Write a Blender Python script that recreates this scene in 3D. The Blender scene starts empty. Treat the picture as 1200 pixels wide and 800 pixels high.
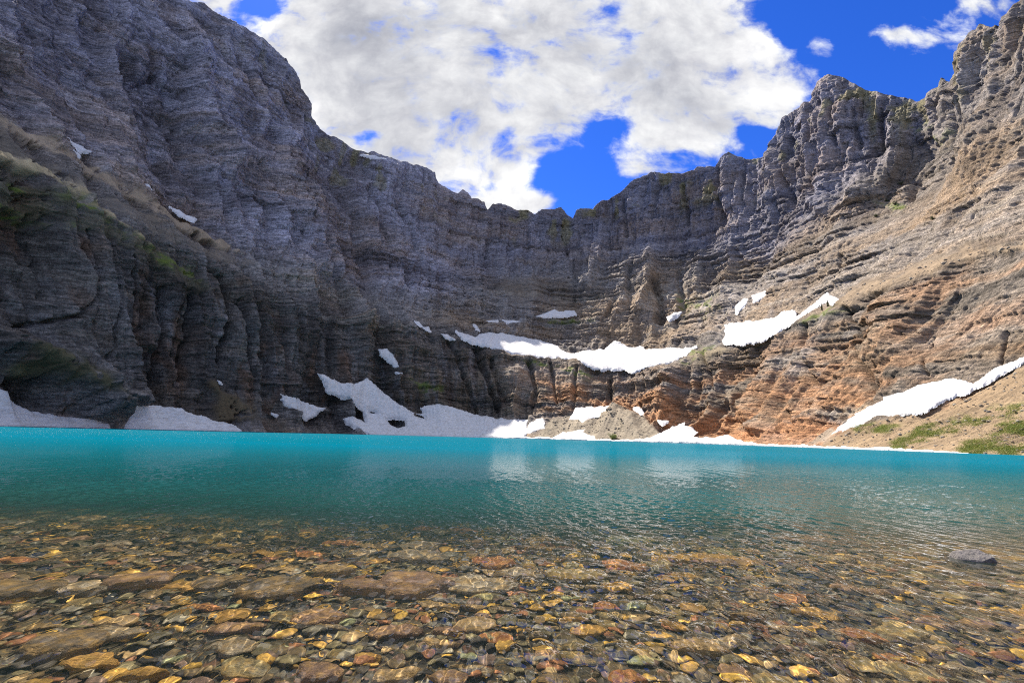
import bpy, bmesh, math, time
import numpy as np
T0 = time.time()
SC = bpy.context.scene
rng = np.random.RandomState(7)

# ------------------------------------------------------------------ camera model
W0, H0, FPX = 1200.0, 800.0, 580.0
CAMH = 1.5
PITCH = math.radians(10.9)
ROLL = math.radians(1.52)
Fw = np.array([0, math.cos(PITCH), math.sin(PITCH)])
R0 = np.array([1.0, 0, 0]); U0 = np.array([0, -math.sin(PITCH), math.cos(PITCH)])
Rt = R0 * math.cos(ROLL) + U0 * math.sin(ROLL)
Up = U0 * math.cos(ROLL) - R0 * math.sin(ROLL)

def to_px(az, e):
    """azimuth (rad) and tangent of elevation -> photograph pixel"""
    x = np.sin(az); y = np.cos(az); z = e
    d = x * Fw[0] + y * Fw[1] + z * Fw[2]
    d = np.maximum(d, 1e-3)
    return (600 + FPX * (x * Rt[0] + y * Rt[1] + z * Rt[2]) / d,
            400 - FPX * (x * Up[0] + y * Up[1] + z * Up[2]) / d)

def from_px(px, py):
    a = (px - 600) / FPX; b = (400 - py) / FPX
    v = [Fw[i] + a * Rt[i] + b * Up[i] for i in range(3)]
    h = np.hypot(v[0], v[1])
    return np.arctan2(v[0], v[1]), v[2] / h

# ------------------------------------------------------------------ numpy noise
def _h(i, j, k, s):
    n = (i * 374761393 + j * 668265263 + k * 2147483647 % 4294967291 + s * 1274126177) & 0xFFFFFFFF
    n = n.astype(np.uint32)
    n = (n ^ (n >> np.uint32(13))) * np.uint32(1274126177)
    n = n ^ (n >> np.uint32(16))
    n = n * np.uint32(2246822519)
    n = n ^ (n >> np.uint32(15))
    return n.astype(np.float32) * np.float32(2.0 / 4294967296.0) - np.float32(1)

def vnoise(x, y, z, s=0):
    x = np.asarray(x, np.float32); y = np.asarray(y, np.float32) + 0 * x; z = np.asarray(z, np.float32) + 0 * x
    xi = np.floor(x); yi = np.floor(y); zi = np.floor(z)
    fx = x - xi; fy = y - yi; fz = z - zi
    fx = fx * fx * (3 - 2 * fx); fy = fy * fy * (3 - 2 * fy); fz = fz * fz * (3 - 2 * fz)
    xi = xi.astype(np.int64); yi = yi.astype(np.int64); zi = zi.astype(np.int64)
    r = 0
    for a in (0, 1):
        wx = fx if a else 1 - fx
        for b in (0, 1):
            wy = fy if b else 1 - fy
            for c in (0, 1):
                wz = fz if c else 1 - fz
                r = r + _h(xi + a, yi + b, zi + c, s) * (wx * wy * wz)
    return r

def fbm(x, y, z, o=4, s=0, g=0.5):
    r = 0; a = 1.0; t = 0
    for k in range(o):
        f = 2.03 ** k
        r = r + a * vnoise(x * f + 13.7 * k, y * f + 7.1 * k, z * f + 3.3 * k, s + k); t += a; a *= g
    return r / t

def ridged(x, y, z, o=4, s=0, g=0.5):
    r = 0; a = 1.0; t = 0
    for k in range(o):
        f = 2.05 ** k
        n = 1 - np.abs(vnoise(x * f + 5.7 * k, y * f + 9.1 * k, z * f + 1.3 * k, s + k)) * 1.6
        r = r + a * n; t += a; a *= g
    return r / t

def sstep(a, b, x):
    t = np.clip((x - a) / (b - a), 0, 1); return t * t * (3 - 2 * t)

# ------------------------------------------------------------------ helpers
def link(o):
    SC.collection.objects.link(o); return o

def grid_faces(nx, ny):
    i = np.arange((nx - 1) * (ny - 1)); r = i // (nx - 1) * nx + i % (nx - 1)
    return np.stack([r, r + 1, r + nx + 1, r + nx], -1)

def mesh_np(name, V, Fc, smooth=True):
    V = np.asarray(V, np.float32).reshape(-1, 3); Fc = np.asarray(Fc, np.int32)
    k = Fc.shape[1]
    m = bpy.data.meshes.new(name)
    m.vertices.add(len(V)); m.vertices.foreach_set('co', V.ravel())
    m.loops.add(Fc.size); m.loops.foreach_set('vertex_index', Fc.ravel())
    m.polygons.add(len(Fc)); m.polygons.foreach_set('loop_start', np.arange(len(Fc), dtype=np.int32) * k)
    m.polygons.foreach_set('loop_total', np.full(len(Fc), k, np.int32))
    if smooth: m.polygons.foreach_set('use_smooth', np.ones(len(Fc), bool))
    m.update(calc_edges=True)
    return m

def vcol(m, name, C):
    a = m.color_attributes.new(name, 'FLOAT_COLOR', 'POINT')
    C = np.concatenate([C, np.ones((len(C), 1))], 1).astype(np.float32)
    a.data.foreach_set('color', C.ravel())

def vfloat(m, name, v):
    a = m.attributes.new(name, 'FLOAT', 'POINT'); a.data.foreach_set('value', np.asarray(v, np.float32).ravel())

def tag(o, label=None, cat=None, group=None, kind=None):
    if label: o['label'] = label
    if cat: o['category'] = cat
    if group: o['group'] = group
    if kind: o['kind'] = kind
    return o

class NT:
    """tiny node-tree writer"""
    def __init__(s, tree): s.t = tree; s.t.nodes.clear()
    def n(s, typ, ins=None, **kw):
        nd = s.t.nodes.new(typ)
        for k, v in kw.items(): setattr(nd, k, v)
        for k, v in (ins or {}).items():
            sk = nd.inputs[k]
            if isinstance(v, bpy.types.NodeSocket): s.t.links.new(v, sk)
            elif isinstance(v, bpy.types.Node): s.t.links.new(v.outputs[0], sk)
            else: sk.default_value = v
        return nd
    def math(s, op, a, b=0.0, c=0.0, clamp=False):
        return s.n('ShaderNodeMath', {0: a, 1: b, 2: c}, operation=op, use_clamp=clamp).outputs[0]
    def vm(s, op, a, b=(0, 0, 0)):
        nd = s.n('ShaderNodeVectorMath', {0: a, 1: b}, operation=op)
        return nd.outputs['Value'] if op in ('DOT_PRODUCT', 'LENGTH', 'DISTANCE') else nd.outputs[0]
    def mix(s, f, a, b, bt='MIX'):
        nd = s.n('ShaderNodeMix', data_type='RGBA', blend_type=bt)
        for k, v in ((0, f), (6, a), (7, b)):
            if isinstance(v, bpy.types.NodeSocket): s.t.links.new(v, nd.inputs[k])
            else: nd.inputs[k].default_value = (*v, 1) if isinstance(v, tuple) and len(v) == 3 else v
        return nd.outputs[2]
    def noise(s, vec, scale, det=4, rough=.55, **kw):
        return s.n('ShaderNodeTexNoise', {'Vector': vec, 'Scale': scale, 'Detail': det, 'Roughness': rough}, **kw).outputs[0]
    def ramp(s, f, stops, mode='LINEAR'):
        nd = s.n('ShaderNodeValToRGB', {0: f}); cr = nd.color_ramp; cr.interpolation = mode
        while len(cr.elements) < len(stops): cr.elements.new(.5)
        for el, (p, c) in zip(cr.elements, stops):
            el.position = p; el.color = (*c, 1) if isinstance(c, tuple) else (c, c, c, 1)
        return nd.outputs[0]
    def mr(s, v, a, b, c=0.0, d=1.0, typ='SMOOTHSTEP'):
        return s.n('ShaderNodeMapRange', {'Value': v, 'From Min': a, 'From Max': b, 'To Min': c, 'To Max': d}, interpolation_type=typ).outputs[0]

def material(name):
    m = bpy.data.materials.new(name); m.use_nodes = True
    return m, NT(m.node_tree)

# ------------------------------------------------------------------ traced guides (photograph pixels) and distances (m)
RIDGE = [(-1500,-700),(-400,-380),(-100,-215),(50,-115),(150,-42),(190,-12),(216,0),(240,4),(262,15),(281,30),(300,41),(322,56),(337,71),(352,90),
 (362,109),(369,124),(371,138),(383,150),(396,159),(412,169),(433,177),(456,183),(475,190),(496,194),(509.6,200),(512.5,210),(523,219),
 (529,225),(536,228),(541.7,223),(548,226),(552,232.5),(558,232.5),(567,237.5),(571,247),(577,239.6),(585,237),(596,241.7),(608,246.5),(619,245),
 (627,251),(635,243.7),(650,243.7),(658,242),(663,250),(671,254),(675,246),(685,244),(694,245),(702,237),(712,232.5),(725,225),(733,217),
 (742,209),(752,204),(762.5,201),(779,202),(800,201),(817,195),(837.5,195),(843,184),(852.5,177),(864,182),(877,186),(895.6,183),(899,172),
 (907,155.6),(912.5,137),(924,131),(935,125.6),(946,118),(950,107),(957.5,95.6),(969,88),(984,89),(995,95.6),(1006,102),(1025,109),
 (1044,112),(1064,114),(1074,118),(1083,114),(1089,107),(1098,99),(1102,89),(1111,96),(1117,84),(1119,65.6),(1122.5,56),(1130,47),
 (1137.5,35.6),(1149,30),(1175,32),(1181,19),(1188,5.6),(1200,0),(1230,-30),(1300,-90),(1500,-250),(2700,-900)]
RX, RY = map(np.array, zip(*RIDGE))
def ridge_y(x): return np.interp(x, RX, RY)

# stations: x, y of levels 1..5 (0 = shore, 6 = ridge), D of levels 0..6
ST = [
 (-1500,(440,-500,-560,-620,-660),(250,260,290,330,380,420,460)),
 (-300,(470,60,10,-130,-220),(330,335,370,420,500,560,640)),
 (0,(490,190,140,0,-130),(400,405,450,525,620,700,800)),
 (120,(492,245,200,90,0),(440,446,500,570,680,760,850)),
 (220,(495,290,248,150,60),(470,480,535,600,700,790,860)),
 (300,(498,330,292,200,90),(500,510,570,630,740,830,880)),
 (370,(500,360,330,250,175),(540,555,620,670,780,870,920)),
 (440,(492,374,355,300,215),(560,595,660,710,830,920,960)),
 (500,(487,384,370,320,240),(560,610,680,740,880,980,1010)),
 (545,(485,396,382,330,270),(560,615,690,760,920,1030,1060)),
 (600,(487,414,393,325,290),(550,615,690,790,950,1080,1100)),
 (660,(485,420,408,330,295),(520,600,690,800,980,1100,1130)),
 (740,(480,434,408,320,280),(470,570,670,800,980,1080,1120)),
 (800,(490,418,400,330,270),(430,540,640,770,950,1050,1090)),
 (860,(510,404,378,320,250),(390,480,600,720,900,1000,1050)),
 (900,(518,392,372,300,230),(360,400,570,680,860,960,1020)),
 (975,(512,358,342,260,190),(310,340,520,600,760,860,940)),
 (1075,(464,318,304,240,180),(260,330,460,530,690,800,860)),
 (1130,(452,298,288,200,130),(245,325,440,490,640,740,800)),
 (1200,(420,282,268,180,80),(230,320,410,460,590,680,740)),
 (1500,(300,200,180,80,-60),(180,250,340,390,500,580,680)),
 (2700,(200,-100,-160,-300,-500),(120,160,220,260,330,400,480)),
]
SX = np.array([s[0] for s in ST], float)
SY = np.array([s[1] for s in ST], float); SD = np.array([s[2] for s in ST], float)
def D_shore(x): return np.interp(x, SX, SD[:, 0])
def shore_y(x):
    az, e = from_px(x, 505 + 0.0265 * x)
    return to_px(az, -CAMH / D_shore(x))[1]

GX = np.arange(-1500, 2701, 3.0); GY = np.arange(-1000, 640, 2.0)
def build_D():
    n = len(GX); Y = np.zeros((n, 7)); Dm = np.zeros((n, 7))
    Y[:, 0] = shore_y(GX); Y[:, 6] = ridge_y(GX)
    for k in range(5): Y[:, k + 1] = np.interp(GX, SX, SY[:, k])
    for k in range(7): Dm[:, k] = np.interp(GX, SX, SD[:, k])
    ker = np.exp(-np.linspace(-2, 2, 15) ** 2); ker /= ker.sum()
    for k in range(7):
        if k < 6 and k > 0: Y[:, k] = np.convolve(np.pad(Y[:, k], 7, 'edge'), ker, 'valid')
        Dm[:, k] = np.convolve(np.pad(Dm[:, k], 7, 'edge'), ker, 'valid')
    out = np.zeros((len(GY), n))
    for i in range(n):
        y = Y[i].copy()
        for k in range(1, 7): y[k] = min(y[k], y[k - 1] - 3)
        out[:, i] = np.interp(-GY, -y, Dm[i])
    kk = np.exp(-np.linspace(-2, 2, 7) ** 2); kk /= kk.sum()
    p = np.pad(out, ((3, 3), (0, 0)), 'edge')
    out = sum(kk[j] * p[j:j + len(GY)] for j in range(7))
    return out
DMAP = build_D()
def D_at(px, py):
    fx = np.clip((px - GX[0]) / 3.0, 0, len(GX) - 1.001); fy = np.clip((py - GY[0]) / 2.0, 0, len(GY) - 1.001)
    i = fx.astype(int); j = fy.astype(int); a = fx - i; b = fy - j
    return (DMAP[j, i] * (1 - a) * (1 - b) + DMAP[j, i + 1] * a * (1 - b) + DMAP[j + 1, i] * (1 - a) * b + DMAP[j + 1, i + 1] * a * b)

def seg_dist(px, py, pts):
    d = np.full(px.shape, 1e9, np.float32)
    for (x0, y0), (x1, y1) in zip(pts[:-1], pts[1:]):
        dx, dy = x1 - x0, y1 - y0; L = dx * dx + dy * dy + 1e-9
        t = np.clip(((px - x0) * dx + (py - y0) * dy) / L, 0, 1)
        d = np.minimum(d, np.hypot(px - x0 - t * dx, py - y0 - t * dy))
    return d

def poly_sd(px, py, pts):
    """signed distance in pixels, positive inside"""
    P = list(pts) + [pts[0]]
    d = seg_dist(px, py, P)
    ins = np.zeros(px.shape, bool)
    for (x0, y0), (x1, y1) in zip(P[:-1], P[1:]):
        if y0 == y1: continue
        c = ((y0 > py) != (y1 > py)) & (px < (x1 - x0) * (py - y0) / (y1 - y0) + x0)
        ins ^= c
    return np.where(ins, d, -d)

def poly_mask(px, py, pts, soft, wob=0):
    """soft polygon mask evaluated only near its bounding box"""
    P = np.array(pts); m = np.zeros(px.shape, np.float32)
    s = (px > P[:, 0].min() - soft * 2) & (px < P[:, 0].max() + soft * 2) & (py > P[:, 1].min() - soft * 2) & (py < P[:, 1].max() + soft * 2)
    if s.any(): m[s] = sstep(-soft, soft, poly_sd(px[s], py[s], pts) + (wob[s] if not np.isscalar(wob) else 0))
    return m

SNOW = [  # (outline, holes, thickness m, label)
 ([(-40,440),(0,453),(11,461),(22,470),(41,481),(71,488),(101,491),(127,497.5),(130,504),(-40,504)],[],3,'grey-white snowbank at the foot of the dark cliff, at the left edge of the lake'),
 ([(122,468),(146,470),(157,475.6),(187.5,474),(214,479),(232.5,485),(255,493),(277,499),(283,504),(283,509),(144,506),(144,500),(146,494),(142,484)],[],3,'long low snowbank on the left shore, second snowbank from the left edge'),
 ([(330,462.5),(352.5,468),(384,477.5),(375,485),(360,492.5),(349,485),(334,475.6)],[],2.5,'wedge-shaped snow patch hanging on rock just above the water, left of the large drift'),
 ([(445.4,410),(453.5,408),(461,418),(469,431),(463,430),(453,421),(446,415)],[],1.5,'small two-lobed snow patch in a gully above the large shoreline drift'),
 ([(376,436.6),(381.6,438),(397.4,446.7),(414.6,450),(432,443.8),(446,455),(460.7,466.8),(475,478),(486,484),(496,485),(494,478),(498,475),(512,474),(532.6,478),(555.6,485.5),(578.6,490),(619,492.7),(617,502),(614,522),(561,522),(435,517),(430,508),(420,503),(406,496),(404.6,490),(413,488),(429,492.7),(429,481),(412,470),(386,458),(384.4,452)],
  [[(453,490),(462,489),(475,491),(476,499),(466,501),(458,497)],[(482,482),(499,487),(497,490),(486,488)],[(433,479),(442,481),(444,484),(436,483)]],4,'largest snowdrift, sloping from the left wall to the water, with a rock hole'),
 ([(620,495.6),(636,490),(638,501),(629,503),(621,508),(616,506)],[],1.5,'small snow patch beside the large drift, on the left flank of the tan scree cone'),
 ([(535.4,387.7),(547,392),(558,395),(562,392),(590,391),(597,393),(610,395),(633,399),(650.5,405),(660,410.7),(669,413.6),(689,410.7),(708,409),(721,399),(735,406.4),(751,404),(755,409),(793,408),(816,406),(801,416.5),(784,425),(761,429),(741,436.6),(732,432),(706,433),(689,429.4),(675,421),(655,419),(629,418),(600,416.5),(576,408),(558,403.5),(541,398)],[],3,'long curved snowfield on the bench across the middle of the headwall'),
 ([(628,371.5),(640,367),(650,362.5),(655,365.6),(673,363.5),(676,368.5),(649,371.5)],[],1.5,'thin snow strip on a grassy ledge above the long curved snowfield'),
 ([(782.6,370.5),(797,364),(796,368),(784,375)],[],1.5,'tiny slanting snow patch high in the middle of the headwall'),
 ([(861.7,360),(870,349.5),(879,349),(872,359),(862,367.6)],[],1.5,'left one of two small snow patches side by side above the right bench snowfield'),
 ([(881,346.5),(900,340),(898,347.5),(884,354.6)],[],1.5,'right one of two small snow patches side by side above the right bench snowfield'),
 ([(845,399),(851,390),(849,380.5),(873,376),(881.5,376.5),(908,372),(916.5,365),(929,363),(932,372),(951.5,356),(969,343),(973,347),(982,350),(974,358),(971,352),(955,361.5),(934,374),(913,389.5),(888.5,400),(867,403.5),(850,403)],[],3,'broad snowfield on the right bench, with a thin tail rising to the right'),
 ([(975,508),(1000.5,487.5),(1018,477),(1037,470),(1035.5,465.5),(1060,461),(1077.5,452.5),(1119.5,444),(1140.5,451),(1165,433),(1200,418),(1260,392),(1260,402),(1200,424.5),(1165,444),(1147.5,454),(1102,472),(1079,485),(1032,489),(1007.5,500)],[],3.5,'long bright snowfield between the orange cliff and the grassy scree slope at right'),
 ([(675,478),(695,476),(722,474.5),(715,482.6),(698,487),(683,497),(678,492),(667.6,491)],[],1.5,'ragged snow patch on top of the tan scree cone'),
 ([(729,478),(735,482),(734,485),(730,482)],[],1,'tiny snow spot between the two snow patches at the top of the scree cone'),
 ([(743,478),(749,477),(752,481),(756,488),(751,487),(746,484)],[],1,'small double streak of snow at the upper right of the scree cone'),
 ([(640,517),(647,513),(660,507),(686,503),(683,507),(696,511),(702,522),(660,522),(640,520)],[],1.5,'low snow patch at the waterline below the scree cone'),
 ([(738,517),(761,513),(772.6,507),(787,498),(801,492),(800,498),(817,504),(810,511),(836,513),(853,509),(867.6,516),(878,522),(878,530),(772,527),(738,524)],[],2.5,'jagged snow pile at the waterline right of the scree cone'),
 ([(771,493),(783,491.5),(776,496.5)],[],1,'tiny snow patch in the gap behind the jagged snow pile'),
 ([(68,158),(81,162),(90,167),(107,178),(97,177),(81,166)],[],2,'upper bright snow streak high on the dark left wall'),
 ([(86,176),(97,182),(94,185)],[],1.5,'small snow fleck just under the bright streak on the left wall'),
 ([(168,215.5),(174,217),(178,223),(172,220)],[],1.5,'tiny snow fleck alone on the left scree ledge'),
 ([(202,240),(210,243.5),(217.5,249),(234,254.5),(231,258.5),(216,251.5)],[],1.5,'lower thin snow streak on the left scree ledge'),
 ([(424,179.5),(440,183),(453,188),(437.5,187)],[],2,'small snow patch right under the left skyline ridge'),
 ([(486,376),(491,376.5),(495,381),(489,379)],[],1.2,'tiny snow fleck at the far left end above the central bench'),
 ([(497,382.5),(503,381),(506,386.5),(500,386)],[],1.2,'tiny rounded snow fleck, second from the left above the central bench'),
 ([(517,389.5),(526,391.5),(533,397),(524,395)],[],1.2,'short snow dash touching the left end of the long curved snowfield'),
 ([(555,380),(558,380.5),(562,387),(558,386)],[],1.2,'upright snow fleck over the left end of the long curved snowfield'),
 ([(570,376),(583,375.5),(583,378),(572,378)],[],1.2,'left of two flat snow dashes under the shadowed headwall'),
 ([(589,374.5),(600,376),(611,377.5),(604,379.5),(594,378)],[],1.2,'right of two flat snow dashes under the shadowed headwall'),
 ([(256,445.5),(260,447),(262,450),(258,449)],[],1.2,'lone tiny snow fleck low on the dark left cliff'),
 ([(321,483.5),(328,486),(326,488.5)],[],1.2,'tiny snow fleck to the left of the hanging snow wedge'),
 ([(464,436),(471,437),(467,439)],[],1,'tiny snow fleck just under the two-lobed patch'),
]
# dark joints and gullies that can be seen in the photograph: (polyline, half width px, depth m)
CRACKS = [
 ([(985,360),(992,382),(1005,410),(1014,440),(1025,470)],4,12),([(820,410),(824,425),(829,440),(834,456)],3,9),
 ([(1085,400),(1083,425),(1090,440)],3,6),([(1182,390),(1176,410),(1172,425)],3,6),([(862,490),(869,505),(872,520)],3,7),
 ([(690,140),(690,140)],1,0),([(1088,170),(1080,190),(1066,210),(1062,228)],7,20),([(985,300),(978,325),(972,340)],4,10),
 ([(100,290),(108,340),(90,370),(20,385)],5,10),([(107,270),(112,330)],4,10),([(205,335),(203,380),(195,430),(190,470)],6,22),([(222,350),(218,400),(214,450)],3,12),([(160,300),(165,350),(160,400)],4,12),([(60,250),(70,300),(62,350)],4,10),([(135,320),(128,370),(120,420)],4,12),([(25,250),(30,320),(20,370)],4,9),([(285,350),(292,400),(300,440)],4,12),
 ([(232,345),(232,390),(225,440)],5,18),([(268,320),(272,360),(262,420)],6,22),([(310,355),(315,400),(322,440)],5,12),
 ([(180,330),(175,380),(150,410)],5,9),([(248,300),(268,330),(290,370),(300,420)],4,8),
 ([(340,200),(370,260),(395,320),(415,360)],6,14),([(310,190),(330,240),(350,290)],7,14),([(400,200),(425,260),(440,330)],6,12),
 ([(440,215),(455,270),(480,330)],6,12),([(470,235),(490,290),(505,330)],5,10),([(280,60),(300,110),(330,160)],6,14),
 ([(528,395),(538,420),(545,440)],4,10),([(560,410),(570,440),(583,480)],5,14),([(545,440),(560,480)],4,9),([(575,420),(590,470)],4,10),
 ([(620,425),(628,460),(622,485)],5,14),([(645,425),(652,475)],3,8),([(675,430),(672,478)],4,9),([(715,440),(712,475)],3,7),([(755,440),(752,475)],3,7),
 ([(765,330),(775,350),(772,372)],8,18),([(795,320),(800,345),(790,380)],6,10),([(720,350),(708,375)],6,12),([(740,310),(735,335)],5,10),
 ([(920,160),(915,200),(925,240)],6,14),([(945,130),(950,190),(955,230)],6,12),([(975,120),(978,170)],5,10),([(1000,130),(1005,170)],5,10),([(1030,130),(1030,170)],5,9),
 ([(840,200),(842,250)],5,12),([(870,200),(872,250)],5,12),([(800,215),(805,260)],5,10),([(770,215),(765,255)],5,10),([(730,235),(735,275)],4,9),
 ([(1150,60),(1140,95)],5,9),([(1120,90),(1112,140)],5,10),([(1090,120),(1085,160)],5,9),([(915,480),(930,500)],4,8),([(940,380),(935,420),(950,450)],4,8),
 ([(575,260),(573,300)],4,8),([(660,262),(665,300)],4,7),([(620,262),(618,300)],3,6),
 ([(0,60),(60,130),(110,190)],8,14),([(40,0),(110,90),(170,170)],8,14),([(110,0),(180,100),(240,200)],7,12),([(180,60),(215,140),(290,230)],7,12),([(140,60),(165,90),(190,80)],6,12),
]
SPURS = [  # buttresses that stand out: (polyline, half width, height m)
 ([(692,290),(694,310),(690,330)],10,16),([(762,300),(757,330),(752,360)],9,20),([(820,300),(815,330)],12,14),
 ([(215,330),(215,380),(210,440)],8,10),([(245,390),(240,440)],8,10),([(188,350),(186,400)],6,8),([(290,330),(298,380)],9,8),
 ([(325,180),(350,240),(378,320)],10,16),([(355,225),(385,290),(410,340)],9,12),([(420,215),(440,275),(465,330)],9,12),
 ([(230,60),(235,130),(270,190)],16,24),([(0,400),(50,425),(100,460),(138,490)],30,26),([(600,440),(598,480)],11,12),([(780,440),(775,480)],18,12),
 ([(1050,150),(1040,200),(1000,230)],14,14),([(970,100),(965,180),(960,240)],16,20),([(900,180),(895,240)],10,12),([(850,185),(848,240)],9,10),([(1105,110),(1100,160)],8,10),
 ([(718,477),(712,495),(700,518)],12,7),([(724,477),(735,497),(745,518)],15,9),([(690,484),(680,500),(665,518)],9,6),([(870,470),(880,500)],14,8),([(1040,370),(1050,430)],30,10),
]
SCREE = [
 ([(-500,-130),(0,150),(90,205),(180,252),(240,282),(290,300),(300,308),(262,306),(190,275),(120,240),(60,208),(0,180),(-500,-60)],4,(.20,.165,.12),.7),
 ([(-500,-150),(0,133),(70,168),(150,215),(230,262),(285,290),(300,300),(285,298),(225,272),(145,226),(66,181),(0,146),(-500,-130)],3,(.33,.26,.18)),
 ([(-500,-90),(0,168),(60,196),(115,230),(155,262),(190,290),(180,288),(145,265),(105,238),(55,206),(0,179),(-500,-70)],3,(.40,.33,.20)),  # lower tan strip of scree, its sunlit look painted into the colour
 ([(-500,-60),(0,182),(60,210),(120,245),(190,290),(250,330),(240,345),(150,290),(80,262),(0,240),(-500,60)],8,(.17,.16,.075),.55),
 ([(620,522),(645,492),(668,484),(690,481),(708,478),(722,475),(738,480),(752,487),(765,498),(773,510),(768,524)],3,(.25,.215,.165)),
 ([(940,540),(975,510),(1007,501),(1032,490),(1080,486),(1105,473),(1150,455),(1200,426),(1500,300),(1500,560)],4,(.25,.18,.11)),
 ([(975,500),(985,508),(955,522),(940,520)],4,(.28,.23,.18)),
 ([(835,470),(870,440),(850,470),(820,490)],6,(.24,.19,.14)),
 ([(1010,330),(1060,318),(1130,292),(1200,280),(1300,240),(1300,252),(1200,291),(1130,304),(1060,330),(1015,345),(985,352)],5,(.24,.18,.12)),
 ([(1050,290),(1200,180),(1200,100),(1130,150),(1080,220),(1030,260)],25,(.20,.175,.15),.2),
 ([(985,350),(965,350),(990,362),(1020,352)],5,(.24,.18,.12)),
 ([(800,412),(850,404),(870,408),(820,425)],5,(.22,.18,.12)),
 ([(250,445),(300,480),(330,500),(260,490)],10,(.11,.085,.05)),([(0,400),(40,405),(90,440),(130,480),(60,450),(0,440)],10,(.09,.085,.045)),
 ([(580,315),(640,330),(680,345),(660,360),(600,350)],12,(.24,.2,.15),.5),
]
GRASS = [([(0,205),(40,215),(62,226),(30,222),(0,212)],4),([(5,238),(50,245),(100,268),(60,262)],4),([(70,215),(130,255),(185,290),(150,275),(90,238)],7),
 ([(150,275),(230,310),(270,335),(200,312)],5),([(630,374),(690,372),(700,378),(640,378)],3),([(605,420),(700,436),(690,441),(610,425)],3),
 ([(795,415),(835,402),(830,412),(800,425)],3),([(933,378),(960,366),(985,354),(990,360),(962,370),(938,380)],2.5),
 ([(1045,528),(1060,505),(1130,488),(1200,470),(1200,480),(1120,500),(1085,520)],8),([(1000,500),(1050,495),(1060,500),(1010,507)],5),
 ([(1120,528),(1150,505),(1200,488),(1300,480),(1300,534),(1190,528)],6),([(1060,145),(1120,150),(1100,165)],6),([(1020,232),(1065,235),(1050,245)],5),
 ([(780,345),(830,350),(850,365),(800,362)],10),([(480,440),(520,455),(500,462)],5)]

# ------------------------------------------------------------------ terrain
def rock_fields(px, py):
    wob = 4.0 * fbm(px / 14, py / 14, 0, 3, 91)
    sn = np.zeros(px.shape, np.float32); sc = sn.copy(); scc = np.zeros(px.shape + (3,), np.float32); gr = sn.copy()
    for pts, holes, th, lb in SNOW:
        m = poly_mask(px, py, pts, 2.5)
        for h in holes: m *= 1 - poly_mask(px, py, h, 1.5)
        sn = np.maximum(sn, m)
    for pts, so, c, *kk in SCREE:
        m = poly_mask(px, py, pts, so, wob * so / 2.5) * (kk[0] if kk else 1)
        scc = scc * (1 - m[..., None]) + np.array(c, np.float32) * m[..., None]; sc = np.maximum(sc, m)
    sc = sc * (1 - .75 * sstep(.05, .4, fbm(px / 11, py / 11, 3, 4, 93, .6)) * sstep(560, 420, px))
    for pts, so in GRASS: gr = np.maximum(gr, poly_mask(px, py, pts, so, wob * so / 2.5))
    return sn, sc, scc, gr

def normals(P):
    gu = np.gradient(P, axis=1); gv = np.gradient(P, axis=0)
    N = np.cross(gu, gv); N /= np.linalg.norm(N, axis=-1, keepdims=True) + 1e-9
    s_ = np.sign(-(N[..., 0] * P[..., 0] + N[..., 1] * P[..., 1])); N = N * s_[..., None]
    N[..., 2] *= .35
    N /= np.linalg.norm(N, axis=-1, keepdims=True) + 1e-9
    return N

def block(u, v, s):
    """broken rock: one random value for each cell of a staggered grid"""
    j = np.floor(v); u = u + _h(j.astype(np.int64), 0 * j.astype(np.int64), 0 * j.astype(np.int64), s + 1) * 3
    i = np.floor(u); fu = u - i
    a = _h(i.astype(np.int64), j.astype(np.int64), 0 * i.astype(np.int64), s)
    b = _h(i.astype(np.int64) + 1, j.astype(np.int64), 0 * i.astype(np.int64), s)
    k = sstep(.8, 1.0, fu); return a * (1 - k) + b * k

def low_relief(X, Y, Z, px, py):
    s = np.arctan2(X, Y - 300) * 430; r = np.hypot(X, Y - 300)
    sw = s + 14 * fbm(X / 90, Y / 90, Z / 90, 3, 5)
    left = sstep(560, 380, px); right = sstep(860, 1000, px) * sstep(150, 240, py)
    big = (ridged(sw / 75, Z / 330, r / 300, 3, 11) - .6) * (20 + 22 * left - 9 * right); mid = (ridged(sw / 25, Z / 150, r / 140, 3, 21) - .6) * (10 + 12 * left - 6 * right)
    feat = np.zeros(px.shape)
    for lst, sgn in ((CRACKS, -1), (SPURS, 1)):
        for pts, w, dep in lst:
            if dep <= 0: continue
            Q = np.array(pts); b = (px > Q[:, 0].min() - 3 * w) & (px < Q[:, 0].max() + 3 * w) & (py > Q[:, 1].min() - 3 * w) & (py < Q[:, 1].max() + 3 * w)
            if not b.any(): continue
            d = seg_dist(px[b] + w * .6 * fbm(px[b] / 12, py[b] / 12, 0, 3, 71), py[b], pts)
            feat[b] += sgn * dep * np.exp(-(d / (w * (.55 if sgn < 0 else .8))) ** 2)
    up = shore_y(px) - py
    return big + mid, feat, .2 + .8 * sstep(0, 30, up)

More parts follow.
